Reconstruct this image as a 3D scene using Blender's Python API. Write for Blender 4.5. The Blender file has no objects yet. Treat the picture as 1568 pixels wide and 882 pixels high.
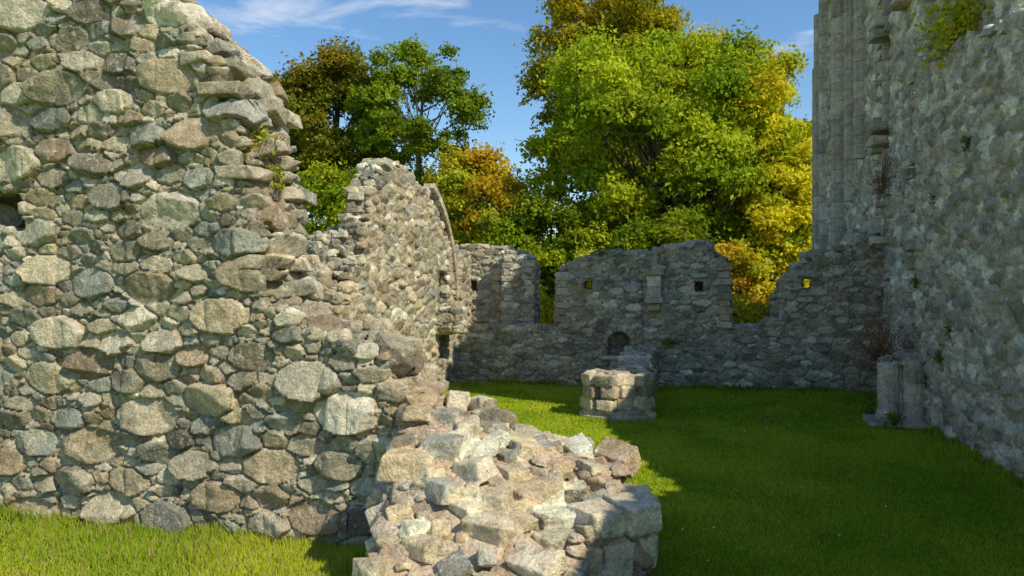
import bpy, bmesh, math, random, time
import numpy as np
from mathutils import Vector
from mathutils.bvhtree import BVHTree
rng=np.random.default_rng(7); random.seed(7)
scene=bpy.context.scene
COL=scene.collection
# ---------------------------------------------------------------- utils
def link(o,parent=None):
    COL.objects.link(o)
    if parent: o.parent=parent
    return o
def empty(name):
    o=bpy.data.objects.new(name,None); COL.objects.link(o); return o
def np_mesh(name,co,faces_idx,fsize,cols=None,mat=None,smooth=True,parent=None):
    me=bpy.data.meshes.new(name)
    co=np.asarray(co,dtype=np.float32); fi=np.asarray(faces_idx,dtype=np.int32).ravel()
    if np.isscalar(fsize): tot=np.full(len(fi)//fsize,fsize,dtype=np.int32)
    else: tot=np.asarray(fsize,dtype=np.int32)
    st=np.concatenate([[0],np.cumsum(tot)[:-1]]).astype(np.int32)
    me.vertices.add(len(co)); me.vertices.foreach_set('co',co.ravel())
    me.loops.add(len(fi)); me.loops.foreach_set('vertex_index',fi)
    me.polygons.add(len(tot)); me.polygons.foreach_set('loop_start',st); me.polygons.foreach_set('loop_total',tot)
    me.polygons.foreach_set('use_smooth',np.full(len(tot),smooth))
    if cols is not None:
        a=me.color_attributes.new('Col','FLOAT_COLOR','POINT')
        a.data.foreach_set('color',np.asarray(cols,dtype=np.float32).ravel())
    me.update(calc_edges=True)
    o=bpy.data.objects.new(name,me); link(o,parent)
    if mat: me.materials.append(mat)
    return o
def hash3(i,seed):
    i=i.astype(np.int64)
    h=(i[...,0]*374761393+i[...,1]*668265263+i[...,2]*2147483629+seed*974634777)&0xffffffff
    h=((h^(h>>13))*1274126177)&0xffffffff
    h=((h^(h>>16))*2246822519)&0xffffffff
    return ((h^(h>>15))&0xffffff)/float(0xffffff)
def vnoise(p,seed=0):
    i=np.floor(p); f=p-i; f=f*f*(3-2*f); r=0
    for a in (0,1):
        for b in (0,1):
            for c in (0,1):
                w=(f[:,0] if a else 1-f[:,0])*(f[:,1] if b else 1-f[:,1])*(f[:,2] if c else 1-f[:,2])
                r=r+w*hash3(i+np.array([a,b,c]),seed)
    return r*2-1
def fbm(p,o=3,seed=0):
    r=0;a=.5
    for k in range(o):
        r=r+a*vnoise(p*(2**k)+k*7.3,seed+k); a*=.5
    return r
# ---------------------------------------------------------------- materials
def newmat(name):
    m=bpy.data.materials.new(name); m.use_nodes=True
    nt=m.node_tree; nt.nodes.clear()
    return m,nt,nt.nodes,nt.links
def N(ns,t,**k):
    n=ns.new(t)
    for a,b in k.items(): setattr(n,a,b)
    return n
def stone_mat(name,scale=1.0,bump=1.0,lichen=.5):
    m,nt,ns,ln=newmat(name)
    out=N(ns,'ShaderNodeOutputMaterial'); b=N(ns,'ShaderNodeBsdfPrincipled')
    b.inputs['Roughness'].default_value=.9; b.inputs['Specular IOR Level'].default_value=.2
    ln.new(b.outputs[0],out.inputs[0])
    at=N(ns,'ShaderNodeAttribute',attribute_name='Col')
    tc=N(ns,'ShaderNodeTexCoord')
    def noise(sc,det,ro=.6):
        n=N(ns,'ShaderNodeTexNoise'); n.inputs['Scale'].default_value=sc*scale; n.inputs['Detail'].default_value=det
        n.inputs['Roughness'].default_value=ro; ln.new(tc.outputs['Object'],n.inputs['Vector']); return n
    def ramp(src,a,b_,c0,c1):
        r=N(ns,'ShaderNodeMapRange'); r.inputs[1].default_value=a; r.inputs[2].default_value=b_
        r.inputs[3].default_value=c0; r.inputs[4].default_value=c1; ln.new(src,r.inputs[0]); return r.outputs[0]
    n1=noise(7,5,.7); n2=noise(45,4,.7); n3=noise(3.1,6,.75); n4=noise(16,5,.75); n5=noise(2.2,5,.7); n6=noise(5.3,6,.75)
    v1=ramp(n1.outputs[0],.3,.7,.62,1.38); v2=ramp(n2.outputs[0],.25,.75,.55,1.45)
    mu=N(ns,'ShaderNodeMath',operation='MULTIPLY'); ln.new(v1,mu.inputs[0]); ln.new(v2,mu.inputs[1])
    vm=N(ns,'ShaderNodeVectorMath',operation='SCALE'); ln.new(at.outputs['Color'],vm.inputs[0]); ln.new(mu.outputs[0],vm.inputs['Scale'])
    mo=N(ns,'ShaderNodeMix',data_type='RGBA'); ln.new(vm.outputs[0],mo.inputs[6]); mo.inputs[7].default_value=(.42,.33,.16,1)
    ln.new(ramp(n5.outputs[0],.5,.72,0,.5),mo.inputs[0])
    mg=N(ns,'ShaderNodeMix',data_type='RGBA'); ln.new(mo.outputs[2],mg.inputs[6]); mg.inputs[7].default_value=(.33,.34,.14,1)
    ln.new(ramp(n6.outputs[0],.57,.68,0,.45),mg.inputs[0])
    mx=N(ns,'ShaderNodeMix',data_type='RGBA'); ln.new(mg.outputs[2],mx.inputs[6]); mx.inputs[7].default_value=(.70,.66,.55,1)
    l1=ramp(n4.outputs[0],.56,.63,0,lichen); ln.new(l1,mx.inputs[0])
    mx2=N(ns,'ShaderNodeMix',data_type='RGBA'); ln.new(mx.outputs[2],mx2.inputs[6]); mx2.inputs[7].default_value=(.10,.09,.05,1)
    l2=ramp(n3.outputs[0],.54,.7,0,.6); ln.new(l2,mx2.inputs[0])
    ln.new(mx2.outputs[2],b.inputs['Base Color'])
    ad=N(ns,'ShaderNodeMath',operation='ADD'); ln.new(n4.outputs[0],ad.inputs[0]); ln.new(n2.outputs[0],ad.inputs[1])
    bp=N(ns,'ShaderNodeBump'); bp.inputs['Strength'].default_value=.9*bump; bp.inputs['Distance'].default_value=.03/scale
    ln.new(ad.outputs[0],bp.inputs['Height']); ln.new(bp.outputs[0],b.inputs['Normal'])
    return m
def leaf_mat(name,trans=.35,up=0.0):
    m,nt,ns,ln=newmat(name)
    out=N(ns,'ShaderNodeOutputMaterial'); d=N(ns,'ShaderNodeBsdfDiffuse'); t=N(ns,'ShaderNodeBsdfTranslucent')
    at=N(ns,'ShaderNodeAttribute',attribute_name='Col')
    ln.new(at.outputs['Color'],d.inputs[0])
    vm=N(ns,'ShaderNodeVectorMath',operation='MULTIPLY'); ln.new(at.outputs['Color'],vm.inputs[0]); vm.inputs[1].default_value=(1.5,1.4,.6)
    ln.new(vm.outputs[0],t.inputs[0])
    if up:   # turf shades as a mat of blades rather than as single vertical cards
        g=N(ns,'ShaderNodeNewGeometry'); s=N(ns,'ShaderNodeVectorMath',operation='SCALE'); s.inputs['Scale'].default_value=1-up; ln.new(g.outputs['Normal'],s.inputs[0])
        a=N(ns,'ShaderNodeVectorMath',operation='ADD'); a.inputs[1].default_value=(0,0,up); ln.new(s.outputs[0],a.inputs[0])
        nn=N(ns,'ShaderNodeVectorMath',operation='NORMALIZE'); ln.new(a.outputs[0],nn.inputs[0]); ln.new(nn.outputs[0],d.inputs['Normal'])
    mx=N(ns,'ShaderNodeMixShader'); mx.inputs[0].default_value=trans
    ln.new(d.outputs[0],mx.inputs[1]); ln.new(t.outputs[0],mx.inputs[2]); ln.new(mx.outputs[0],out.inputs[0])
    return m
def bark_mat():
    m,nt,ns,ln=newmat('bark')
    out=N(ns,'ShaderNodeOutputMaterial'); b=N(ns,'ShaderNodeBsdfPrincipled'); b.inputs['Roughness'].default_value=.95
    n=N(ns,'ShaderNodeTexNoise'); n.inputs['Scale'].default_value=6; n.inputs['Detail'].default_value=6
    r=N(ns,'ShaderNodeValToRGB'); r.color_ramp.elements[0].color=(.05,.04,.03,1); r.color_ramp.elements[1].color=(.2,.17,.13,1)
    ln.new(n.outputs[0],r.inputs[0]); ln.new(r.outputs[0],b.inputs['Base Color']); ln.new(b.outputs[0],out.inputs[0])
    return m
M_near=stone_mat('rubble_stone_near',1.0,1.0,.65)
M_far=stone_mat('rubble_stone_far',.6,.8,.5)
M_leaf=leaf_mat('foliage_leaf',.42)
M_grass=leaf_mat('grass_blade',.25,.75)
M_bark=bark_mat()
# ---------------------------------------------------------------- stone geometry
def boxpart(b4,t4):
    return (np.array(list(b4)+list(t4),float),[[0,3,2,1],[4,5,6,7],[0,1,5,4],[1,2,6,5],[2,3,7,6],[3,0,4,7]])
def hullpart(pts):
    bm=bmesh.new()
    for p in pts: bm.verts.new(p)
    r=bmesh.ops.convex_hull(bm,input=bm.verts)
    dead=[g for g in r['geom_interior'] if isinstance(g,bmesh.types.BMVert)]
    bmesh.ops.delete(bm,geom=dead,context='VERTS')
    bm.verts.index_update()
    v=np.array([q.co[:] for q in bm.verts]); f=[[q.index for q in fc.verts] for fc in bm.faces]
    bm.free(); return (v,f)
def stonepart(c,size,rot=None,flat=1.0):
    p=[]
    for sx in(-1,1):
        for sy in(-1,1):
            for sz in(-1,1):
                p.append(np.array([sx,sy,sz])*rng.uniform(.58,1.05,3))
    p+= [np.array([rng.choice([-1,1])*1.0,rng.uniform(-.6,.6),rng.uniform(-.6,.6)])]
    p=np.array(p)*np.array([size[0],size[1],size[2]])/2
    a=rng.uniform(0,6.28) if rot is None else rot+rng.normal()*.12
    ca,sa=math.cos(a),math.sin(a)
    R=np.array([[ca,-sa,0],[sa,ca,0],[0,0,1]])
    t1,t2=rng.normal(size=2)*.2*flat
    Rx=np.array([[1,0,0],[0,math.cos(t1),-math.sin(t1)],[0,math.sin(t1),math.cos(t1)]])
    Ry=np.array([[math.cos(t2),0,math.sin(t2)],[0,1,0],[-math.sin(t2),0,math.cos(t2)]])
    return hullpart((p@(R@Rx@Ry).T)+np.array(c))
def blockpart(c,size,ang,bev=.02,jit=.012):
    hx,hy,hz=np.array(size)/2; pts=[]
    for sx in(-1,1):
        for sy in(-1,1):
            for sz in(-1,1):
                for k in range(3):
                    v=np.array([sx*hx,sy*hy,sz*hz]); v-=np.array([sx,sy,sz])*bev*(np.arange(3)!=k)
                    pts.append(v+rng.normal(size=3)*jit*.5)
    ca,sa=math.cos(ang),math.sin(ang); R=np.array([[ca,-sa,0],[sa,ca,0],[0,0,1]])
    return hullpart(np.array(pts)@R.T+np.array(c))
def join(parts):
    vs=[];fs=[];o=0
    for v,f in parts:
        vs.append(v); fs+= [[i+o for i in q] for q in f]; o+=len(v)
    return np.concatenate(vs),fs
def tmpobj(parts):
    v,f=join(parts); me=bpy.data.meshes.new('tmp'); me.from_pydata(v.tolist(),[],f)
    bm=bmesh.new(); bm.from_mesh(me); bmesh.ops.recalc_face_normals(bm,faces=bm.faces); bm.to_mesh(me); bm.free()
    o=bpy.data.objects.new('tmp',me); COL.objects.link(o); return o
def remesh(parts,voxel,cutters=None):
    o=tmpobj(parts); m=o.modifiers.new('r','REMESH'); m.mode='VOXEL'; m.voxel_size=voxel; m.adaptivity=0
    cs=[]
    if cutters:
        for c in cutters:
            co=tmpobj([c]); cs.append(co)
            b=o.modifiers.new('b','BOOLEAN'); b.operation='DIFFERENCE'; b.object=co; b.solver='FAST'
        m=o.modifiers.new('r2','REMESH'); m.mode='VOXEL'; m.voxel_size=voxel
    dg=bpy.context.evaluated_depsgraph_get(); dg.update()
    ev=o.evaluated_get(dg); me=ev.to_mesh()
    n=len(me.vertices); co=np.empty(n*3,np.float32); me.vertices.foreach_get('co',co)
    no=np.empty(n*3,np.float32); me.vertex_normals.foreach_get('vector',no)
    nl=len(me.loops); li=np.empty(nl,np.int32); me.loops.foreach_get('vertex_index',li)
    tot=np.empty(len(me.polygons),np.int32); me.polygons.foreach_get('loop_total',tot)
    ev.to_mesh_clear()
    for x in [o]+cs:
        d=x.data; bpy.data.objects.remove(x); bpy.data.meshes.remove(d)
    return co.reshape(-1,3).astype(float),no.reshape(-1,3).astype(float),li,tot
def group(q,cs):
    key=np.floor(q/cs).astype(np.int64); kk=key[:,0]*1000003+key[:,1]*1009+key[:,2]
    order=np.argsort(kk,kind='stable'); ks=kk[order]
    return order,np.concatenate([[0],np.nonzero(np.diff(ks))[0]+1,[len(q)]])
def sites(q,levels,area):
    S=np.zeros((0,3));W=np.zeros(0); rmax=levels[0][0]*1.2
    for r,frac in levels:
        tries=min(int(area/(r*r)*5),250000)
        c=q[rng.integers(0,len(q),tries)]
        key=np.floor(c/(r*1.15)).astype(np.int64); kk=key[:,0]*1000003+key[:,1]*1009+key[:,2]
        u=np.unique(kk,return_index=True)[1]; c=c[rng.permutation(u)]
        if frac<1: c=c[:int(len(c)*frac)]
        rr=r*rng.uniform(.82,1.2,len(c))
        o,bd=group(c,1.0); newS=[];newW=[]
        for a,b in zip(bd[:-1],bd[1:]):
            ii=o[a:b]; mn=c[ii].min(0)-.86*(rmax+r*1.2); mx=c[ii].max(0)+.86*(rmax+r*1.2)
            m=((S>mn)&(S<mx)).all(1); ls=S[m];lw=W[m]
            if newS:
                ns=np.array(newS);nw=np.array(newW); m=((ns>mn)&(ns<mx)).all(1); ls=np.concatenate([ls,ns[m]]);lw=np.concatenate([lw,nw[m]])
            cap=np.empty((len(ls)+len(ii),3));cw=np.empty(len(ls)+len(ii)); n=len(ls); cap[:n]=ls;cw[:n]=lw
            if n:
                D=((c[ii][:,None]-cap[None,:n])**2).sum(-1); ok=(D>=(.86*(cw[None,:n]+rr[ii][:,None]))**2).all(1); ii=ii[ok]
            n0=n
            for k in ii:
                if n>n0:
                    d=cap[n0:n]-c[k]
                    if (np.einsum('ij,ij->i',d,d)<(.86*(cw[n0:n]+rr[k]))**2).any(): continue
                cap[n]=c[k];cw[n]=rr[k];n+=1; newS.append(c[k]);newW.append(rr[k])
        if newS: S=np.concatenate([S,np.array(newS)]);W=np.concatenate([W,np.array(newW)])
    return S,W
def cells(q,S,W):
    Nn=len(q); idx=np.zeros(Nn,np.int32); e=np.zeros(Nn,np.float32)
    rm=float(W.max()); order,bounds=group(q,.28); q=q.astype(np.float32); S=S.astype(np.float32); W2=(W**2).astype(np.float32)
    for a,b in zip(bounds[:-1],bounds[1:]):
        ii=order[a:b]; p=q[ii]; mn=p.min(0);mx=p.max(0); mar=rm*1.5
        c=np.nonzero(((S>mn-mar)&(S<mx+mar)).all(1))[0]
        if len(c)<3: c=np.argsort(((S-p.mean(0))**2).sum(1))[:6]
        o=p.mean(0); p=p-o; s=S[c]-o; D=(p**2).sum(1)[:,None]+((s**2).sum(1)-W2[c])[None]-2*p@s.T
        keep=(D.min(0)<(D.min(1).max()+.06)); 
        if keep.sum()>=3: D=D[:,keep]; c=c[keep]; s=s[keep]
        ar=np.arange(len(ii)); bi=D.argmin(1); SS=.5/(np.sqrt(((s[:,None]-s[None])**2).sum(-1))+1e-6)
        E=(D-D[ar,bi][:,None])*SS[bi]; E[ar,bi]=9
        idx[ii]=c[bi]; e[ii]=E.min(1)
    return idx,e.astype(float)
PAL=np.array([(.45,.395,.27),(.53,.47,.345),(.36,.325,.23),(.40,.38,.285),(.285,.30,.25),(.46,.385,.255),(.60,.54,.415),(.37,.295,.20),(.235,.215,.165),(.46,.42,.32),(.66,.61,.48),(.44,.405,.30),(.32,.325,.275)])
PALG=np.array([(.47,.425,.325),(.39,.355,.27),(.53,.485,.38),(.31,.285,.22),(.45,.38,.275),(.49,.455,.355),(.60,.555,.44),(.40,.32,.22),(.28,.26,.20)])
def rubble(name,parts,voxel,levels,zs=1.4,gap=.012,edge=.035,amp=.3,tilt=.22,mortar=(.48,.43,.36),pal=PAL,mat=None,cutters=None,parent=None,warp=.007,warpf=13,rough=.012,colfn=None,deep=.012,base=.014,dispfn=None,chips=2):
    co,no,li,tot=remesh(parts,voxel,cutters)
    area=len(co)*voxel*voxel
    q=co+np.stack([fbm(co*warpf,2,s) for s in (11,22,33)],1)*warp*2
    q=q*np.array([1,1,zs])
    S,W=sites(q,levels,area)
    idx,e=cells(q,S,W)
    n=len(S); r=W[idx]
    tt=np.clip((e-gap)/(edge*np.clip(r/.1,.7,1.15)),0,1); prof=1-(1-tt)**1.3
    a=(W*rng.uniform(.1,1,n)**1.2*amp+base)[idx]
    dq=(q-S[idx])
    tv=rng.normal(size=(n,3))*tilt*.7
    h=(dq*tv[idx]).sum(1)
    for k in range(chips):
        tv=rng.normal(size=(n,3)); tv/=np.linalg.norm(tv,axis=1)[:,None]; sl=rng.uniform(.3,1.3,n)*tilt*2.5
        h=np.minimum(h,.03-(((dq*tv[idx]).sum(1)-(W*rng.uniform(.2,.8,n))[idx])*sl[idx]))
    h=np.clip(h,-.08,.05)
    d=prof*np.maximum(a+h,0)+fbm(co*18,3,5)*rough*(.5+.7*prof)+(1-prof)*fbm(co*9,2,9)*.012-(1-prof)*deep
    if dispfn is not None: d=d*dispfn(co,no)
    co2=co+no*d[:,None]
    bc=pal[rng.integers(0,len(pal),n)]*rng.uniform(.65,1.3,(n,1))
    c=bc[idx]*(1+.35*fbm(co*6,3,71))[:,None]
    mo=np.array(mortar)*(1+.4*fbm(co*12,2,72))[:,None]
    mm=np.clip(1-tt*1.8,0,1)[:,None]
    c=c*(1-mm)+mo*mm
    if colfn is not None: c=colfn(co,c,mm)
    cols=np.concatenate([np.clip(c,.01,.8),np.ones((len(c),1))],1)
    return np_mesh(name,co2,li,tot,cols,mat or M_near,True,parent)
def loose(name,parts,voxel,mat,parent,pal=PAL,rough=.01,gfn=None):
    co,no,li,tot=remesh(parts,voxel)
    cen=np.array([p[0].mean(0) for p in parts]); sz=np.array([(p[0].max(0)-p[0].min(0)).mean()/2 for p in parts])
    idx,e=cells(co,cen,sz)
    d=fbm(co*26,3,3)*rough+fbm(co*8,2,4)*rough*.5
    base=(pal[rng.integers(0,len(pal),len(cen))]*rng.uniform(.72,1.25,(len(cen),1)))
    if gfn is not None: base=base*gfn(cen)
    c=base[idx]*(1+.3*fbm(co*7,3,71))[:,None]
    cols=np.concatenate([np.clip(c,.01,.8),np.ones((len(c),1))],1)
    return np_mesh(name,co+no*d[:,None],li,tot,cols,mat,True,parent)
def flatstones(name,parts,mat,parent,pal=PAL,gain=1.0):
    v,f=join(parts); cols=[]
    for p in parts:
        c=pal[rng.integers(0,len(pal))]*rng.uniform(.8,1.3)*gain
        cols.append(np.tile(np.append(np.clip(c,0,.75),1),(len(p[0]),1)))
    fi=[i for q in f for i in q]; ts=[len(q) for q in f]
    return np_mesh(name,v,fi,np.array(ts),np.concatenate(cols),mat,False,parent)
def wallparts(O,dr,back,prof,thick,step=(.15,.35),jit=.06,zb=-.3,strips=2,off=0.0,facejit=0.0):
    O=np.array(O,float);dr=np.array(dr,float);back=np.array(back,float)
    s0,s1=prof[0][0],prof[-1][0]; xs=[p[0] for p in prof]; zz=[p[1] for p in prof]
    out=[]
    for k in range(strips):
        a=off+thick*k/strips-(.01 if k else 0); b=off+thick*(k+1)/strips
        s=s0
        while s<s1-1e-6:
            e=min(s+rng.uniform(*step),s1)
            z=float(np.interp((s+e)/2,xs,zz))+rng.uniform(-jit,jit)
            fj=rng.uniform(-facejit,facejit) if k==0 else 0
            fb=rng.uniform(-facejit,facejit) if k==strips-1 else 0
            P=lambda ss,tt,z_:np.array([*(O+dr*ss+back*tt),z_])
            sl=rng.uniform(-jit,jit)*.5
            q=[(s-.012,a+fj),(e+.012,a+fj),(e+.012,b+fb),(s-.012,b+fb)]
            out.append(boxpart([P(x,y,zb) for x,y in q],[P(x,y,z+(sl if i in(1,2) else -sl)) for i,(x,y) in enumerate(q)]))
            s=e
    return out
def cutbox(O,dr,back,s0,s1,z0,z1,t0,t1,arch=False):
    O=np.array(O,float);dr=np.array(dr,float);back=np.array(back,float)
    pr=[(s0,z0),(s1,z0),(s1,z1),(s0,z1)]
    if arch:
        r=(s1-s0)/2; c=(s0+s1)/2
        pr=[(s0,z0),(s1,z0)]+[(c+r*math.cos(t),z1-r+r*math.sin(t)) for t in np.linspace(0,math.pi,9)]
    return hullpart([np.array([*(O+dr*s+back*t),z]) for s,z in pr for t in(t0,t1)])
E1=np.array([.979,-.206]); B1=np.array([.206,.979])
E2=np.array([.2607,.9654]); 
ANG1=math.atan2(E1[1],E1[0]); ANG2=math.atan2(E2[1],E2[0])
def P3(O,dr,back,s,t,z): 
    q=np.array(O,float)+dr*s+back*t; return (q[0],q[1],z)

# ================================================================ foreground rubble wall
OL=(-4.6,6.1)
profL=[(-1.6,5.6),(0,5.3),(1.0,5.0),(1.3,4.75),(1.65,4.4),(2.0,4.08),(2.2,3.75),(2.36,3.4),(2.44,2.95),(2.52,2.4),(2.62,1.98),(2.85,1.74),(3.5,1.6),(3.75,1.32),(4.0,1.04),(4.4,.84),(4.9,.68),(5.45,.58)]
PX=[p[0] for p in profL]; PZ=[p[1] for p in profL]
root=empty('ruined_rubble_wall')
parts=wallparts(OL,E1,B1,profL,.8,step=(.1,.24),jit=.07,strips=3,facejit=.02)
heap=hullpart([(-.78,5.4,1.2),(-.3,5.3,.86),(.5,5.1,.58),(.33,3.55,.22),(-.78,3.55,.2),(-.92,4.9,.40),(-.3,4.6,.5),
   (-.85,5.4,-.3),(.5,5.1,-.3),(.33,3.55,-.3),(-.82,3.55,-.3),(-1.0,4.9,-.3)])
corner=hullpart([(x,y,z) for x,y in((.37,4.18),(.86,4.5),(.93,5.2),(.2,5.2)) for z in(-.3,.5)])
parts+=[heap,corner]
hv,hf=join(parts); BV=BVHTree.FromPolygons([tuple(v) for v in hv],hf)
def groundz(x,y):
    h=BV.ray_cast(Vector((x,y,8)),Vector((0,0,-1)))
    return h[0].z if h[0] else -1
cut=[cutbox(OL,E1,B1,-.35,.31,2.56,2.93,-.3,.7)]
def heapmask(co): return np.clip((co[:,0]+1.0)/.25,0,1)*np.clip((1.6-co[:,2])/.2,0,1)*np.clip((co[:,2]-.15)/.15,0,1)
def colL(co,c,mm):
    k=heapmask(co)[:,None]*np.clip(mm+.6,0,1); return c*(1-k)+np.array([.56,.40,.29])*(1+.3*fbm(co*8,2,5))[:,None]*k
def dispL(co,no): return 1-.7*heapmask(co)*np.clip((no[:,2]-.3)/.3,0,1)
rubble('wall_masonry',parts,.0125,[(.25,.3),(.18,.5),(.12,1),(.08,1),(.05,1)],zs=1.75,gap=0,edge=.014,amp=.30,tilt=.3,parent=root,cutters=cut,mortar=(.35,.30,.225),colfn=colL,deep=.018,base=.022,rough=.011,dispfn=dispL)  # mortar darker than its own tan, standing in for shade between stones
ls=[]
placed=[]
def free(p,s,f=.6):
    for (q,t) in placed:
        if (p[0]-q[0])**2+(p[1]-q[1])**2+(p[2]-q[2])**2<(f*(s+t))**2: return False
    placed.append((p,s)); return True
for s,cnt in((.27,34),(.2,130),(.15,320),(.11,600),(.075,900),(.05,700)):
    for i in range(cnt):
        x=rng.uniform(-1.3,.95);y=rng.uniform(3.5,6.1)
        z=groundz(x,y)
        if z<.18 or z>1.75: continue
        k=s*rng.uniform(.85,1.15)
        if free((x,y,z),k,.5):
            if rng.random()<.4: ls.append(blockpart((x,y,z+k*.12),(k*rng.uniform(1.1,1.5),k*rng.uniform(.8,1.1),k*rng.uniform(.5,.75)),rng.uniform(0,3.1),k*.09,k*.16))
            else: ls.append(stonepart((x,y,z+k*.16),(k*rng.uniform(1.1,1.6),k*rng.uniform(.85,1.2),k*rng.uniform(.55,.85)),flat=1.2))
for s,cnt in((.28,30),(.2,90),(.14,200),(.1,260)):
    for i in range(cnt):
        u=rng.uniform(0,1); uu=np.linspace(0,1,8)
        a,z=np.interp(u,uu,[1.0,1.4,1.85,2.2,2.4,2.46,2.52,2.6]),np.interp(u,uu,[5.0,4.65,4.25,3.75,3.25,2.8,2.35,1.95])
        t=rng.uniform(.03,.8); p=P3(OL,E1,B1,a+rng.uniform(-.05,.05),t,z)
        if free(p,s,.38): ls.append(stonepart(p,(s*1.6,s*1.2,s*.5),rot=ANG1,flat=.7))
for (x,y,z,a,b,c) in [(.54,4.4,.55,.26,.3,.17),(.79,4.52,.55,.24,.34,.2),(.42,4.3,.3,.2,.25,.25),(.64,4.42,.3,.22,.24,.24),(.83,4.6,.3,.15,.3,.22),(.45,4.3,.05,.25,.25,.26),(.72,4.47,.06,.28,.22,.22),(.88,4.9,.5,.16,.35,.16),(.88,4.95,.25,.14,.4,.3)]:
    ls.append(blockpart((x,y,z),(a,b,c),.5,.016,.02))
loose('broken_core_stones',ls,.0095,M_near,root,pal=PAL*1.08,rough=.007,gfn=lambda c:(1+.22*np.clip((1.3-c[:,2])/.4,0,1))[:,None]*np.array([1.03,.99,.95]))

# ================================================================ chapel end wall
OF=(-1.5,15.5)
root=empty('chapel_end_wall')
profF=[(-.9,1.25),(0,1.2),(2.55,1.2),(2.6,2.2),(2.7,2.55),(3.0,2.7),(3.57,2.85),(4.6,2.85),(5.0,3.02),(5.75,3.06),(6.0,2.75),(6.12,2.2),(6.2,1.25),(7.0,1.25),(7.12,1.9),(7.4,2.4),(7.8,2.8),(8.3,2.85),(8.6,3.1),(9.6,3.2)]
parts=wallparts(OF,E1,B1,profF,.7,step=(.12,.3),jit=.045,strips=2,facejit=.01)
parts+=wallparts(OF,E1,B1,[(2.62,2.25),(3.0,2.3),(4.3,2.2),(4.35,.6)],.1,step=(.4,.5),jit=.03,strips=1,off=-.08)
SD=np.array([.111,1.0]); SD2=np.array([.432,1.0])   # splayed slits
def slit(s,z0,z1,w,dv):
    pts=[]
    for t in(-.5,1.6):
        for ss in(s-w/2,s+w/2):
            p=np.array(OF)+E1*ss+dv*t
            for z in(z0,z1): pts.append((p[0],p[1],z))
    return hullpart(pts)
cut=[slit(3.22,2.07,2.29,.21,SD),cutbox(OF,E1,B1,5.46,5.66,2.04,2.27,-.5,.6),slit(7.67,2.1,2.34,.22,SD2),
     cutbox(OF,E1,B1,3.64,4.16,.66,1.2,-.5,.45,arch=True)]
LV_FAR=[(.17,.4),(.13,.8),(.085,1),(.055,1)]
rubble('wall_masonry',parts,.022,LV_FAR,zs=2.3,gap=.002,edge=.018,amp=.18,tilt=.16,pal=PALG,mat=M_far,cutters=cut,parent=root,mortar=(.36,.32,.24),rough=.010,deep=.018)
bl=[]
for t in np.linspace(.15,math.pi-.15,9):
    bl.append(hullpart([P3(OF,E1,B1,3.9+rr*math.cos(t+dt),yy,.94+rr*math.sin(t+dt)) for rr in(.27,.37) for dt in(-.15,.15) for yy in(-.16,.1)]))
bl.append(blockpart(P3(OF,E1,B1,3.9,-.12,.63),(.72,.16,.07),ANG1))
for z,w,h,t in[(1.72,.26,.14,-.05),(1.86,.36,.12,-.12),(2.03,.3,.22,-.1),(2.27,.3,.24,-.1),(2.44,.42,.1,-.14)]:
    bl.append(blockpart(P3(OF,E1,B1,4.62,t,z),(w,.34,h),ANG1,.015,.01))
for s in (3.22,5.565,7.67):
    bl.append(blockpart(P3(OF,E1,B1,s,-.02,2.38),(.34,.12,.09),ANG1)); bl.append(blockpart(P3(OF,E1,B1,s,-.02,2.0),(.3,.12,.07),ANG1))
for k in range(8): bl.append(blockpart(P3(OF,E1,B1,2.68,-.03,1.3+k*.15),(.3 if k%2 else .2,.2,.14),ANG1))
for k in range(9): bl.append(blockpart(P3(OF,E1,B1,6.06,.02,1.35+k*.15),(.22 if k%2 else .32,.2,.14),ANG1))
for i in range(200):
    s=rng.uniform(-.5,9.3); z=float(np.interp(s,[p[0] for p in profF],[p[1] for p in profF])); k=rng.uniform(.1,.26)
    bl.append(stonepart(P3(OF,E1,B1,s,rng.uniform(.05,.65),z+.03),(k*1.5,k,k*.6),rot=ANG1))
flatstones('dressed_stones',bl,M_far,root,pal=PALG)

# ================================================================ wall fragment with small window
OFr=(-1.6,16.5)
root=empty('ruined_wall_fragment')
prof=[(-.3,3.1),(.6,3.15),(1.5,3.08),(1.9,2.95),(2.18,2.65)]
parts=wallparts(OFr,E1,B1,prof,.6,step=(.15,.3),jit=.05,strips=2)
parts+=wallparts(OFr,E1,B1,[(1.5,3.0),(2.2,2.75)],.5,strips=1,off=-.4,step=(.2,.3),jit=.05)
rubble('wall_masonry',parts,.024,LV_FAR,zs=2.3,gap=.002,edge=.018,amp=.18,tilt=.16,pal=PALG,mat=M_far,parent=root,
   cutters=[cutbox(OFr,E1,B1,.6,.8,2.06,2.34,-.5,.4)],mortar=(.37,.33,.25),deep=.016)
bl=[]
for k in range(13): 
    bl.append(blockpart(P3(OFr,E1,B1,1.62,-.36,1.0+k*.15),(.3 if k%2 else .2,.16,.145),ANG1))
    bl.append(blockpart(P3(OFr,E1,B1,2.1,-.33,1.0+k*.14),(.18 if k%2 else .3,.2,.135),ANG1))
for i in range(30):
    s=rng.uniform(-.2,2.1); k=rng.uniform(.1,.22); bl.append(stonepart(P3(OFr,E1,B1,s,rng.uniform(0,.5),float(np.interp(s,[p[0] for p in prof],[p[1] for p in prof]))),(k*1.5,k,k*.5),rot=ANG1))
flatstones('quoin_stones',bl,M_far,root,pal=PALG,gain=1.1)

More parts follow.
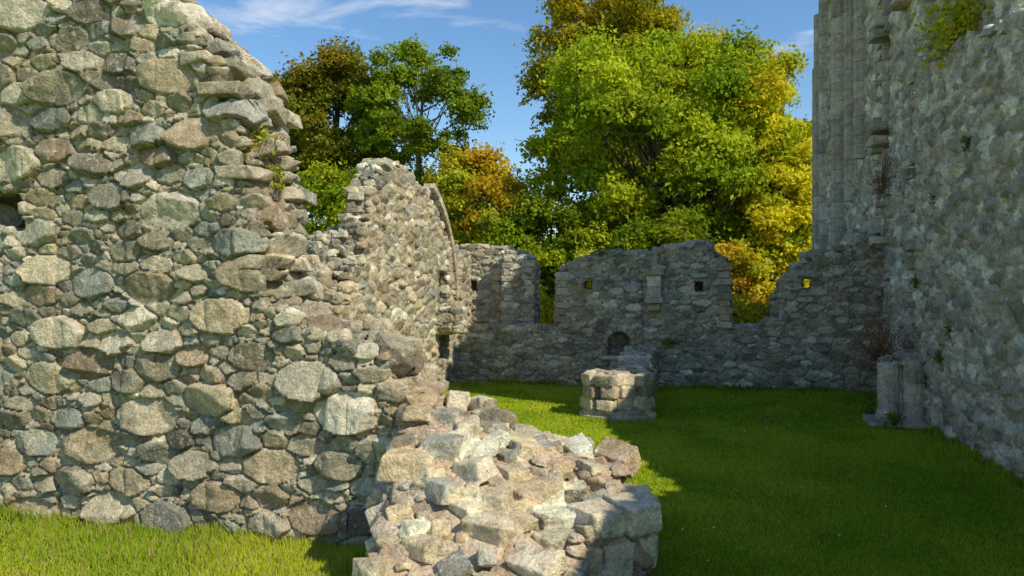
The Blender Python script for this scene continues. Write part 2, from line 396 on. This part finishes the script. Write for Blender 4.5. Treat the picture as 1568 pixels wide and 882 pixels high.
# ================================================================ gable wall
OG=(-5.4,0); BG=-np.array([.9654,-.2607]); sc=1.0358
root=empty('ruined_gable_wall')
pg=[(10.2,1.7),(10.7,2.1),(10.95,2.6),(11.15,3.1),(11.35,3.7),(11.6,4.1),(11.9,4.3),(12.4,4.35),(13.1,4.2),(13.8,3.95),(14.3,3.65),(14.8,3.2),(15.3,2.95),(16.3,2.9)]
pg=[(d*sc,z) for d,z in pg]
pgb=[(d*sc,z) for d,z in [(10.0,1.7),(10.6,2.3),(11.0,2.85),(11.5,3.05),(12.0,3.15),(12.4,3.4),(13,3.6),(14,3.6),(15.4,2.9)]]
parts=wallparts(OG,E2,BG,pg,.4,step=(.12,.28),jit=.06,strips=1,facejit=.01)+wallparts(OG,E2,BG,pgb,.6,step=(.15,.3),jit=.08,strips=2,off=.38)
rubble('wall_masonry',parts,.022,LV_FAR,zs=1.8,gap=.002,edge=.018,amp=.22,tilt=.2,pal=PAL,mat=M_far,parent=root,
   cutters=[cutbox(OG,E2,BG,14.3*sc,14.8*sc,.6,2.5,-.5,.5),cutbox(OG,E2,BG,14.1*sc,14.6*sc,1.2,1.7,-.5,.5)],mortar=(.46,.41,.31),deep=.016)
bl=[]
aa=np.linspace(.02,1.1,15)
for t0,t1 in zip(aa[:-1],aa[1:]):
    R=2.6; cx,cz=15.2*sc-R,1.85
    bl.append(hullpart([P3(OG,E2,BG,cx+rr*math.cos(t),yy,cz+rr*math.sin(t)) for rr in(R-.02,R+.1) for t in(t0+.005,t1-.005) for yy in(-.09,.15)]))
for i in range(170):
    u=rng.uniform(0,1); s=np.interp(u,[0,.6,1],[10.2*sc,12*sc,15.5*sc]); k=rng.uniform(.1,.26)
    f=rng.random()<.6; pr=pg if f else pgb
    z=float(np.interp(s,[p[0] for p in pr],[p[1] for p in pr]))
    bl.append(stonepart(P3(OG,E2,BG,s,rng.uniform(0,.38) if f else rng.uniform(.4,.95),z),(k*1.4,k,k*.6),rot=ANG2))
flatstones('loose_and_rib_stones',bl,M_far,root,pal=PAL)

# ================================================================ side walls on the right
BR=np.array([.9654,-.2607])
OR=(3.45,0); OT=(3.75,0)
root=empty('abbey_side_wall')
pr=[(d*sc,z) for d,z in[(-3,3.9),(0,4.55),(1.5,4.7),(2.4,4.6),(3,4.3),(4.4,3.75),(5.4,4.2),(6.4,4.65),(7.3,4.95),(8.0,5.05),(8.8,5.25),(10.3,5.5),(10.75,5.6)]]  # unseen stretch near the camera: heights shaped for the shadow it casts
parts=wallparts(OR,E2,BR,pr,.9,step=(.15,.35),jit=.07,strips=2,facejit=.01)
rubble('wall_masonry',parts,.024,[(.17,.4),(.12,.7),(.085,1),(.055,1)],zs=1.9,gap=.003,edge=.018,amp=.22,tilt=.22,pal=PALG*1.2,mat=M_far,parent=root,mortar=(.60,.56,.48),deep=.014)
bl=[]
for i in range(150):
    s=rng.uniform(5,11); k=rng.uniform(.1,.26)
    bl.append(stonepart(P3(OR,E2,BR,s,rng.uniform(.03,.4),float(np.interp(s,[p[0] for p in pr],[p[1] for p in pr]))),(k*1.4,k,k*.6),rot=ANG2))
for i in range(60):
    k=rng.uniform(.14,.3); bl.append(stonepart(P3(OR,E2,BR,10.78*sc+rng.uniform(-.03,.1),rng.uniform(-.05,.25),rng.uniform(1,5.4)),(k*1.3,k,k*.6),rot=ANG2))
flatstones('loose_stones',bl,M_far,root,pal=PALG)
root=empty('tall_abbey_wall')
pt=[(d*sc,z) for d,z in[(8.0,9.5),(9,10.2),(12,11.5),(16,11.3),(18,10.6),(19.3,10.0),(20,9.9),(20.3,8.9),(21.2,8.8)]]
parts=wallparts(OT,E2,BR,pt,1.2,step=(.3,.6),jit=.1,strips=2)
parts+=wallparts(OT,E2,BR,[(10.6*sc,11.5),(12.55*sc,11.5)],.2,step=(.5,.7),jit=.1,strips=1,off=-.16)
parts+=wallparts(OT,E2,BR,[(17.4*sc,10.5),(18.6*sc,10.3)],.3,step=(.5,.7),jit=.1,strips=1,off=-.26)
cutt=[cutbox(OT,E2,BR,15.3*sc,15.9*sc,5.2,12.5,-.5,.5),cutbox(OT,E2,BR,12.6*sc,13.0*sc,4.4,12.5,-.5,.3)]
rubble('wall_masonry',parts,.034,[(.18,.4),(.13,.7),(.1,1),(.07,1)],zs=2.0,gap=.004,edge=.022,amp=.2,tilt=.2,pal=PALG*1.18,mat=M_far,parent=root,mortar=(.54,.50,.43),cutters=cutt)
bl=[]
def shaft(d,w,z0,z1,prd,h=.42,gap=.01):
    z=z0
    while z<z1:
        hh=h*rng.uniform(.8,1.2); hh=min(hh,z1-z)
        if hh<.05: break
        bl.append(hullpart([P3(OT,E2,BR,d*sc+w/2*math.cos(a),-prd*math.sin(a)+.03,zz) for a in np.linspace(0,math.pi,7) for zz in(z,z+hh-gap)])); z+=hh
for d,w,z0,z1,p_ in[(20.9,.4,0,8.9,.22),(20.2,.28,0,9.0,.2),(19.5,.4,0,10.0,.4),(18.9,.22,0,10.3,.2),(18.1,.4,0,10.6,.5),(17.3,.3,0,10.8,.34),(16.2,.25,4.2,11,.25),(15.1,.25,5.0,11.2,.28),(14.0,.3,2.3,3.6,.24),(13.1,.22,4.4,11,.2)]:
    shaft(d,w,z0,z1,p_)
for d,z,w in[(12.9,4.9,.4),(12.9,5.15,.5),(12.7,4.2,.4),(12.8,3.0,.3),(12.9,6.9,.5),(12.85,7.1,.4),(14.6,3.3,.5),(11.4,6.9,.4),(9.9,7.0,.3)]:
    bl.append(blockpart(P3(OT,E2,BR,d*sc,-.16,z),(w,.56,.16),ANG2,.03,.03))
for i in range(90):
    k=rng.uniform(.14,.3); d=rng.choice([10.8,12.6,13.6]); bl.append(stonepart(P3(OT,E2,BR,d*sc+rng.uniform(-.12,.12),rng.uniform(-.14,.1),rng.uniform(1,9)),(k*1.3,k,k*.6),rot=ANG2))
flatstones('shafts_and_corbels',bl,M_far,root,pal=np.array([(.46,.40,.33),(.50,.42,.34),(.40,.36,.30),(.48,.38,.31),(.43,.40,.34)]))

# ================================================================ pier base, low wall, column stump
root=empty('stone_pier_base')
pc=np.array([1.73,11.2]); bl=[]
bl.append(hullpart([(pc[0]+.40*math.cos(a),pc[1]+.34*math.sin(a),z) for a in np.linspace(0,6.28,9)[:-1] for z in(-.1,.64)]))
for zz,h,R in[(0,.06,.63),(.06,.07,.56)]:
    nb=10
    for k in range(nb):
        a0=k*2*math.pi/nb; a1=(k+1)*2*math.pi/nb-.03
        bl.append(hullpart([(pc[0]+r*math.cos(a),pc[1]+r*math.sin(a)*.85,z) for a in np.linspace(a0,a1,4) for r in(R,.3) for z in(zz-.05,zz+h-.003)]))
z=.13
for ci,h in enumerate((.2,.19,.2)):
    nb=9
    for k in range(nb):
        a=k*2*math.pi/nb+(ci%2)*.12
        da=(a+math.pi*.40+math.pi)%(2*math.pi)-math.pi
        r=.31 if abs(da)<.22 else .45+rng.uniform(-.02,.03)
        bl.append(blockpart((pc[0]+r*math.cos(a)*1.05,pc[1]+r*math.sin(a)*.85,z+h/2),(.2,.29*rng.uniform(.85,1.08),h-.008),a,.02,.018))
    z+=h
for k in range(16):
    s=rng.uniform(.08,.17); bl.append(stonepart((pc[0]+rng.uniform(-.38,.38),pc[1]+rng.uniform(-.3,.3),.69),(s*1.4,s,s*.6),flat=.5))
loose('pier_blocks',bl,.011,M_near,root,pal=np.array([(.60,.51,.34),(.66,.57,.40),(.48,.40,.28),(.60,.52,.38),(.42,.36,.26)]),rough=.006)
root=empty('low_stone_wall')
LD=np.array([.28,.96]);LB=np.array([.96,-.28])
rubble('wall_masonry',wallparts((1.7,11.95),LD,LB,[(0,.5),(.4,.62),(1.2,.7),(2.9,.85)],.6,step=(.15,.3),jit=.06,strips=3),
   .02,LV_FAR,zs=2.0,gap=.002,edge=.02,amp=.2,tilt=.2,pal=PALG*1.1,mat=M_far,parent=root)
bl=[]
for i in range(90):
    s=rng.uniform(0,2.7); k=rng.uniform(.08,.2); bl.append(stonepart(P3((1.7,11.95),LD,LB,s,rng.uniform(0.02,.58),.58+.1*s),(k*1.4,k,k*.6)))
flatstones('coping_stones',bl,M_far,root,pal=PALG*1.25)
root=empty('column_stump'); bl=[]
for s,t,r,zt in[(10.67,-.5,.15,.95),(10.62,-.16,.16,1.0),(10.95,-.3,.14,.8)]:
    z=.2
    q=P3(OR,E2,BR,s,t,0)
    while z<zt-.02:
        h=min(rng.uniform(.18,.34),zt-z)
        bl.append(hullpart([(q[0]+r*math.cos(a)*f,q[1]+r*math.sin(a)*f,zz) for a in np.linspace(0,6.28,13)[:-1] for zz,f in((z,.96),(z+.015,1),(z+h-.02,1),(z+h-.004,.95))])); z+=h
    for zz,hh,f in((0,.1,1.35),(.1,.07,1.2),(.17,.05,1.1)):
        bl.append(hullpart([(q[0]+r*math.cos(a)*f,q[1]+r*math.sin(a)*f,zq) for a in np.linspace(0,6.28,13)[:-1] for zq in(zz-.02,zz+hh-.003)]))
bl.append(blockpart(P3(OR,E2,BR,10.72,-.3,.04),(.7,1.0,.1),ANG2)); bl.append(blockpart(P3(OR,E2,BR,11.1,-.05,.55),(.5,.45,1.0),ANG2,.02,.03)); bl.append(blockpart(P3(OR,E2,BR,10.75,-.32,.5),(.2,.3,.8),ANG2,.02,.03))
for i in range(14): 
    k=rng.uniform(.08,.16); bl.append(stonepart(P3(OR,E2,BR,10.7+rng.uniform(-.1,.4),rng.uniform(-.55,0),.96+rng.uniform(-.04,.03)),(k*1.4,k,k*.7)))
loose('shaft_drums',bl,.012,M_far,root,pal=np.array([(.58,.49,.37),(.50,.43,.33),(.60,.54,.42),(.47,.38,.30)]),rough=.008)

# ================================================================ ground
def ground():
    n=180
    g=np.concatenate([np.linspace(-500,-30,12)[:-1],np.linspace(-30,30,n),np.linspace(30,500,12)[1:]])
    X,Y=np.meshgrid(g,g+10); co=np.stack([X.ravel(),Y.ravel(),np.zeros(X.size)],1)
    co[:,2]=fbm(co*.35+50,2,4)*.05*(np.abs(co[:,0])<30)
    m=len(g); i=np.arange((m-1)*(m-1)); r=i//(m-1)*m+i%(m-1)
    f=np.stack([r,r+1,r+m+1,r+m],1)
    mt,nt,ns,ln=newmat('grass_ground'); out=N(ns,'ShaderNodeOutputMaterial'); b=N(ns,'ShaderNodeBsdfPrincipled'); b.inputs['Roughness'].default_value=1; b.inputs['Specular IOR Level'].default_value=.05
    tc=N(ns,'ShaderNodeTexCoord')
    n1=N(ns,'ShaderNodeTexNoise'); n1.inputs['Scale'].default_value=1.3; n1.inputs['Detail'].default_value=8; n1.inputs['Roughness'].default_value=.65; ln.new(tc.outputs['Object'],n1.inputs[0])
    n2=N(ns,'ShaderNodeTexNoise'); n2.inputs['Scale'].default_value=40; n2.inputs['Detail'].default_value=5; n2.inputs['Roughness'].default_value=.8; ln.new(tc.outputs['Object'],n2.inputs[0])
    r1=N(ns,'ShaderNodeValToRGB'); e=r1.color_ramp.elements; e[0].position=.35; e[0].color=(.18,.28,.014,1); e[1].position=.65; e[1].color=(.32,.39,.022,1)
    ln.new(n1.outputs[0],r1.inputs[0])
    mr=N(ns,'ShaderNodeMapRange'); mr.inputs[1].default_value=.3; mr.inputs[2].default_value=.7; mr.inputs[3].default_value=.5; mr.inputs[4].default_value=1.5; ln.new(n2.outputs[0],mr.inputs[0])
    vm=N(ns,'ShaderNodeVectorMath',operation='SCALE'); ln.new(r1.outputs[0],vm.inputs[0]); ln.new(mr.outputs[0],vm.inputs['Scale'])
    ln.new(vm.outputs[0],b.inputs['Base Color'])
    bp=N(ns,'ShaderNodeBump'); bp.inputs['Strength'].default_value=.6; bp.inputs['Distance'].default_value=.03; ln.new(n2.outputs[0],bp.inputs['Height']); ln.new(bp.outputs[0],b.inputs['Normal']); ln.new(b.outputs[0],out.inputs[0])
    np_mesh('ground',co,f,4,None,mt)
ground()
def gz(x,y): 
    return fbm(np.stack([x,y,np.zeros_like(x)],1)*.35+50,2,4)*.05
def blades(x,y,h,w,cols,lean=.5):
    n=len(x); z=gz(x,y)-.004; a=rng.uniform(0,2*math.pi,n); dx=np.cos(a)*w/2; dy=np.sin(a)*w/2
    la=rng.uniform(0,2*math.pi,n); lm=rng.uniform(0,lean,n)*h
    p0=np.stack([x-dx,y-dy,z],1);p1=np.stack([x+dx,y+dy,z],1)
    tip=np.stack([x+np.cos(la)*lm,y+np.sin(la)*lm,z+h*np.sqrt(np.clip(1-(lm/h)**2*.6,.2,1))],1)
    co=np.stack([p0,p1,tip],1).reshape(-1,3); c=np.repeat(cols,3,0)
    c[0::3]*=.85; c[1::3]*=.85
    nz_=(p1[:,0]-p0[:,0])*(tip[:,1]-p0[:,1])-(p1[:,1]-p0[:,1])*(tip[:,0]-p0[:,0])
    sw=np.nonzero(nz_<0)[0]; co=co.reshape(-1,3,3); co[sw]=co[sw][:,[1,0,2]]; co=co.reshape(-1,3)
    return co,np.concatenate([c,np.ones((len(c),1))],1)
def gcol(x,y,n,yel=.1):
    k=(fbm(np.stack([x,y,x*0],1)*1.1,3,8)+.6*fbm(np.stack([x,y,x*0],1)*.35,2,18))[:,None]
    a=np.array([.25,.42,.015]);b=np.array([.52,.62,.032]); c=a+(b-a)*np.clip(.5+k*1.6+rng.normal(size=(n,1))*.25,0,1)
    yy=(rng.random(n)<yel)[:,None]; return np.where(yy,np.array([.66,.55,.20])*rng.uniform(.5,1,(n,1)),c)
G=[];GC=[]
n=300000; d=4.3*(15.6/4.3)**rng.random(n); k=rng.uniform(-.1,.8,n); x=k*d; y=d
m=(x<3.3+.27*d)&(x>-1.1); x,y,d=x[m],y[m],d[m]; n=len(x)
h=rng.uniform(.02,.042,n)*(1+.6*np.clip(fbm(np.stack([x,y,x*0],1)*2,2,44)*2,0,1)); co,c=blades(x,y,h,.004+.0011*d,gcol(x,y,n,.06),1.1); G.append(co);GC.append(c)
n=90000; s=rng.uniform(-.6,3.95,n); t=-rng.random(n)**1.2*1.9; x=OL[0]+E1[0]*s+B1[0]*t; y=OL[1]+E1[1]*s+B1[1]*t
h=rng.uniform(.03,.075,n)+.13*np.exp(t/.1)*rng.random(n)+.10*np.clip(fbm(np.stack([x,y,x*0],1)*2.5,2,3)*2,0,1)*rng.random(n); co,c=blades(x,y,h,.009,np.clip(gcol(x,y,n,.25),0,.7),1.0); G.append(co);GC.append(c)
def tuft(p0,p1,nn,h0,w,yel=.2):
    u=rng.random(nn); x=p0[0]+(p1[0]-p0[0])*u+rng.normal(size=nn)*.05; y=p0[1]+(p1[1]-p0[1])*u+rng.normal(size=nn)*.05
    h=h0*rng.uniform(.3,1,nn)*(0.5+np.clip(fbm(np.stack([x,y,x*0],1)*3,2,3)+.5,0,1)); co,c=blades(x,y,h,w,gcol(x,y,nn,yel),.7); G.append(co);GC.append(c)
tuft((-1.3,5.35),(-1.05,4.8),2500,.18,.008); tuft((-1.05,4.8),(-.86,3.5),2500,.14,.008); tuft((-.5,15.25),(6.9,13.72),5000,.14,.02,.1); tuft((5.3,7.0),(7.0,13.5),3500,.12,.016,.1)
tuft((.95,4.6),(1.0,5.3),800,.1,.008); tuft((1.1,10.7),(2.3,10.55),600,.08,.013); 
G=np.concatenate(G);GC=np.concatenate(GC)
np_mesh('grass',G,np.arange(len(G)),3,GC,M_grass,False)

# ================================================================ trees
def leaves(cen,nrm,size,cols,aspect=.6):
    n=len(cen); r=rng.normal(size=(n,3)); u=np.cross(nrm,r); u/=np.linalg.norm(u,axis=1)[:,None]+1e-9; v=np.cross(nrm,u)
    s=size[:,None]
    co=np.stack([cen-u*s,cen+v*s*aspect,cen+u*s,cen-v*s*aspect],1).reshape(-1,3)
    c=np.repeat(np.concatenate([cols,np.ones((n,1))],1),4,0); return co,c
def tube(p0,p1,r0,r1,k=6):
    p0=np.array(p0);p1=np.array(p1); d=p1-p0; d=d/np.linalg.norm(d); a=np.cross(d,[.3,.9,.1]); a/=np.linalg.norm(a); b=np.cross(d,a)
    t=np.linspace(0,2*math.pi,k+1)[:-1]; ring=np.cos(t)[:,None]*a+np.sin(t)[:,None]*b
    v=np.concatenate([p0+ring*r0,p1+ring*r1]); f=[[i,(i+1)%k,k+(i+1)%k,k+i] for i in range(k)]
    return v,f
def tree(name,base,R,zc,rz,nc,cr,nl,ls,pal,trunk=.35,seed=0,inner=.35,yel=None,low=-.8):
    root=empty(name); bx,by=base
    C=[]
    while len(C)<nc:
        p=rng.normal(size=3); p/=np.linalg.norm(p); 
        rr=rng.uniform(inner,1)**.6; 
        w=1+.3*vnoise((p*1.8+seed*3.1)[None],seed)[0]
        q=p*rr*w
        if q[2]<low or (p[1]>.55 and rng.random()<.6): continue
        C.append([bx+q[0]*R,by+q[1]*R*.85,zc+q[2]*rz])
    C=np.array(C); LC=[];LL=[]
    for i,c in enumerate(C):
        r=cr*rng.uniform(.5,1.3); m=int(nl*(r/cr)**2)
        d=rng.normal(size=(m,3)); d/=np.linalg.norm(d,axis=1)[:,None]
        d[:,2]=np.where(d[:,2]<-.45,-d[:,2]*.6,d[:,2])
        rad=rng.uniform(.15,1,m)**.5
        rad*=1+.55*vnoise(d*2.6+i*5.1,i)
        pos=c+d*rad[:,None]*r*np.array([1.05,1.05,.95])
        nr=d*.8+rng.normal(size=(m,3))*.8+np.array([.15,-.15,.3]); nr/=np.linalg.norm(nr,axis=1)[:,None]
        pc=pal[rng.integers(0,len(pal))]
        h=np.clip((pos[:,2]-zc)/rz,-1,1)[:,None]
        cc=pc*rng.uniform(.8,1.2)*(1+rng.normal(size=(m,1))*.22)
        if yel is not None:
            kk=np.clip(yel[1]*(fbm(pos*.22+seed,2,5)[:,None]*1.6+yel[2]+h*yel[3]),0,1); cc=cc*(1-kk)+np.array(yel[0])*kk*(1+rng.normal(size=(m,1))*.2)
        co,cl=leaves(pos,nr,ls*rng.uniform(.6,1.3,m),np.clip(cc,.004,.65)); LC.append(co);LL.append(cl)
    LC=np.concatenate(LC);LL=np.concatenate(LL)
    np_mesh('leaves',LC,np.arange(len(LC)),4,LL,M_leaf,False,root)
    ps=[]; z0=zc-rz*.55; pts=[np.array([bx,by,-.2]),np.array([bx+.2,by,z0*.5]),np.array([bx,by+.2,z0]),np.array([bx+.3,by,zc+rz*.5])]
    for a,b,r0,r1 in zip(pts[:-1],pts[1:],(trunk,trunk*.8,trunk*.65),(trunk*.8,trunk*.65,trunk*.15)): ps.append(tube(a,b,r0,r1,8))
    for c in C[::2]:
        a=pts[2]+(pts[3]-pts[2])*rng.uniform(0,.6); mid=(a+c)/2+np.array([0,0,-.08*np.linalg.norm(c-a)])
        ps.append(tube(a,mid,trunk*.26,trunk*.16,5)); ps.append(tube(mid,c,trunk*.16,trunk*.05,5))
        for q in range(2):
            ps.append(tube(c,c+rng.normal(size=3)*cr*.6,trunk*.06,.01,4))
    v,f=join(ps); fi=[i for q in f for i in q]
    np_mesh('trunk_and_limbs',v,fi,np.array([len(q) for q in f]),None,M_bark,True,root)
A=np.array
GRN=A([(.24,.33,.020),(.32,.40,.026),(.17,.255,.018),(.38,.44,.028)])
DRK=A([(.13,.15,.018),(.17,.185,.022),(.21,.19,.024)])
YG=A([(.48,.45,.024),(.56,.49,.028),(.34,.38,.022)])
ORG=A([(.54,.38,.03),(.58,.38,.035),(.48,.41,.03),(.38,.39,.03)])
GOLD=A([(.52,.41,.03),(.52,.36,.03),(.42,.40,.03),(.32,.36,.03)])
def at(px,d): return ((px-784)/1045*d,d)
tree('ash_tree',at(1014,31),5.6,7.0,6.2,180,1.1,760,.11,GRN,.4,1,yel=((.52,.48,.03),1.0,-.22,.0),low=-1.1)
tree('ash_tree',at(1172,30),2.7,6.2,4.9,90,.95,600,.11,YG,.3,5,low=-1.2)
tree('sycamore_tree',at(962,43),5.2,14.4,6.8,160,1.3,640,.14,A([(.23,.24,.02),(.31,.29,.022),(.17,.20,.02)]),.5,2,yel=((.58,.42,.03),1.0,-.05,.35))
tree('sycamore_tree',at(1100,44),4.6,11.8,5.8,125,1.25,580,.14,YG,.5,9,yel=((.58,.42,.03),1.0,-.15,.35))
tree('beech_tree',at(508,36),3.7,9.8,4.5,105,1.0,660,.11,DRK,.35,3,yel=((.36,.26,.03),.9,-.1,.3))
tree('open_crowned_ash_tree',at(640,33),3.0,10.6,3.5,60,.75,580,.095,A([(.16,.23,.022),(.22,.29,.026)]),.22,4)
tree('hawthorn_tree',at(505,24),1.8,4.4,2.2,50,.65,520,.08,GRN*.8,.18,6,low=-1.3)
tree('maple_tree',at(740,30),2.3,5.4,2.4,70,.8,560,.09,GOLD,.2,7,low=-1.5)
tree('maple_tree',at(650,34),2.7,5.2,2.8,55,.85,520,.1,GRN*.75,.2,17,low=-1.5)
tree('hazel_tree',at(835,29),2.3,3.6,2.8,70,.75,540,.09,GRN*.8,.2,8,low=-1.2)
tree('hazel_tree',at(1000,27),2.6,2.6,2.6,70,.75,500,.09,GRN*.7,.2,18,low=-1)
tree('hazel_tree',at(1130,26),1.5,2.0,1.9,36,.6,480,.08,ORG,.12,10,low=-1)
tree('field_maple_tree',at(1215,27),1.7,3.6,3.2,65,.7,560,.09,YG*1.05,.15,11,low=-1.1)
tree('hedge_shrub',at(838,21),.9,.8,1.0,30,.38,420,.045,YG,.06,12)
tree('hedge_shrub',at(1150,20),1.2,.9,1.0,40,.42,380,.05,ORG,.06,13)
tree('hedge_shrub',at(903,25.5),.9,2.0,1.3,26,.45,420,.06,YG*1.1,.08,14)
tree('hedge_shrub',at(1240,25),.9,2.0,1.3,26,.45,420,.06,YG*1.1,.08,15)
def woods():
    L=[];C=[]
    for i in range(420):
        x=rng.uniform(-60,60); y=rng.uniform(48,60); r=rng.uniform(1.5,3); z=rng.uniform(0,6)
        m=260; d=rng.normal(size=(m,3)); d/=np.linalg.norm(d,axis=1)[:,None]; d[:,2]=np.abs(d[:,2])
        pos=A([x,y,z])+d*r*rng.uniform(.5,1,(m,1)); nr=d+rng.normal(size=(m,3))*.6; nr/=np.linalg.norm(nr,axis=1)[:,None]
        pc=GRN[rng.integers(0,4)]*rng.uniform(.6,1.1)
        co,c=leaves(pos,nr,rng.uniform(.2,.4,m),pc*(1+rng.normal(size=(m,1))*.2)); L.append(co);C.append(c)
    L=np.concatenate(L);C=np.concatenate(C); np_mesh('distant_woodland',L,np.arange(len(L)),4,np.clip(C,.004,1),M_leaf,False)
woods()
def plant(name,c,r,n,ls,pal,squash=(1,1,1),twigs=0):
    root=empty(name); d=rng.normal(size=(n,3)); d/=np.linalg.norm(d,axis=1)[:,None]; rad=rng.uniform(0,1,n)**.5
    rad*=1+.5*vnoise(d*2.5+r*9,3)
    pos=A(c)+d*rad[:,None]*r*A(squash); nr=d*.5+rng.normal(size=(n,3))
    nr/=np.linalg.norm(nr,axis=1)[:,None]
    co,cl=leaves(pos,nr,ls*rng.uniform(.6,1.3,n),np.clip(pal[rng.integers(0,len(pal),n)]*(1+rng.normal(size=(n,1))*.2),.005,.6))
    np_mesh('leaves',co,np.arange(len(co)),4,cl,M_leaf,False,root)
    ps=[]
    for i in range(max(twigs,6)):
        e=A(c)+rng.normal(size=3)*r*.6*A(squash)+A([0,0,r*.2]); ps.append(tube(A(c)-A([0,0,r*.5*squash[2]]),e,.006,.002,4))
    v,f=join(ps); np_mesh('stems',v,[i for q in f for i in q],4,None,M_bark,True,root)
plant('wall_plant',P3(OL,E1,B1,2.5,.2,3.28),.15,320,.02,A([(.2,.28,.03),(.45,.37,.04)]),(1.1,1,1))
plant('wall_plant',P3(OL,E1,B1,2.58,.25,3.0),.12,240,.018,A([(.2,.28,.03),(.45,.37,.04)]),(1,1,1.1))
plant('wall_shrub',P3(OR,E2,BR,9.35*sc,.2,5.65),.55,2200,.04,A([(.50,.48,.03),(.56,.44,.03),(.32,.38,.03)]),(.8,1.2,1.1))
plant('red_twig_shrub',P3(OR,E2,BR,11.1*sc,-.45,1.15),.55,1100,.022,A([(.42,.11,.06),(.46,.16,.07),(.20,.18,.04)]),(.9,1.2,.85),twigs=70)
plant('red_twig_shrub',P3(OR,E2,BR,11.9*sc,-.2,4.0),.5,260,.02,A([(.28,.09,.05),(.32,.12,.06)]),(.4,1,1),twigs=50)
for s,t,z in[(10.0,-.2,.12),(10.9,-.3,.1)]:
    plant('wall_plant',P3(OR,E2,BR,s*sc,t-.3,z),.14,140,.03,A([(.12,.22,.02)]))
for s,z in[(9.6,1.1),(9.2,1.5),(10.6,2.2),(8.6,3.9),(9.8,3.4)]:
    plant('wall_plant',P3(OR,E2,BR,s*sc,-.04,z),.1,70,.025,A([(.16,.21,.03)]),(.5,1,1.2))
for s,z in[(3.5,2.9),(4.2,.75),(4.95,1.0)]:
    plant('wall_plant',P3(OF,E1,B1,s,-.1,z),.14,110,.03,A([(.12,.2,.02),(.18,.24,.03)]),(1.3,.6,.7))
n=260; d=5+10*rng.random(n); x=rng.uniform(.05,.55,n)*d; z=gz(x,d)+.045
nr=np.tile(A([0,0,1.]),(n,1))+rng.normal(size=(n,3))*.3
cols=np.where((rng.random(n)<.6)[:,None],A([.75,.75,.7]),A([.4,.28,.08]))
co,c=leaves(np.stack([x,d,z],1),nr,rng.uniform(.006,.012,n),cols,1.0); np_mesh('daisies_and_fallen_leaves',co,np.arange(len(co)),4,c,M_grass,False)

# ================================================================ light, sky, camera
EL=math.radians(44); AZ=math.radians(-40)
sd=Vector((math.cos(AZ)*math.cos(EL),math.sin(AZ)*math.cos(EL),math.sin(EL)))
L=bpy.data.lights.new('sun','SUN'); L.energy=5.0; L.angle=math.radians(.5); L.color=(1,.89,.68)
lo=bpy.data.objects.new('sun',L); COL.objects.link(lo); lo.rotation_euler=sd.to_track_quat('Z','Y').to_euler()
w=bpy.data.worlds.new('World'); scene.world=w; w.use_nodes=True; nt=w.node_tree; ns=nt.nodes; ln=nt.links; ns.clear()
out=N(ns,'ShaderNodeOutputWorld'); bg=N(ns,'ShaderNodeBackground'); bg.inputs[1].default_value=.15
sk=N(ns,'ShaderNodeTexSky'); sk.sky_type='NISHITA'; sk.sun_disc=False; sk.sun_elevation=EL; sk.sun_rotation=math.atan2(sd.x,sd.y); sk.ozone_density=2.0; sk.dust_density=.3; sk.air_density=1.15
hs=N(ns,'ShaderNodeHueSaturation'); hs.inputs['Saturation'].default_value=1.2; hs.inputs['Value'].default_value=1.12; ln.new(sk.outputs[0],hs.inputs['Color'])
tc=N(ns,'ShaderNodeTexCoord'); mp=N(ns,'ShaderNodeMapping'); mp.inputs['Scale'].default_value=(1.6,1.6,7); mp.inputs['Rotation'].default_value=(0,.25,.3)
nz=N(ns,'ShaderNodeTexNoise'); nz.inputs['Scale'].default_value=2.2; nz.inputs['Detail'].default_value=9; nz.inputs['Roughness'].default_value=.6; nz.inputs['Distortion'].default_value=.4
mr=N(ns,'ShaderNodeMapRange'); mr.inputs[1].default_value=.57; mr.inputs[2].default_value=.78; mr.inputs[3].default_value=0; mr.inputs[4].default_value=.85
mx=N(ns,'ShaderNodeMix',data_type='RGBA'); mx.inputs[7].default_value=(5.8,6.1,6.6,1)
ln.new(tc.outputs['Generated'],mp.inputs[0]); ln.new(mp.outputs[0],nz.inputs[0]); ln.new(nz.outputs[0],mr.inputs[0]); ln.new(mr.outputs[0],mx.inputs[0]); ln.new(hs.outputs[0],mx.inputs[6]); ln.new(mx.outputs[2],bg.inputs[0]); ln.new(bg.outputs[0],out.inputs[0])
cam=bpy.data.cameras.new('camera'); co=bpy.data.objects.new('camera',cam); COL.objects.link(co); scene.camera=co
co.location=(0,0,2.0); co.rotation_euler=(math.radians(90),0,0); cam.lens=24; cam.sensor_width=36; cam.shift_y=9/1568; cam.clip_end=2000; cam.clip_start=.05
scene.view_settings.view_transform='Standard'; scene.view_settings.look='None'; scene.view_settings.exposure=0
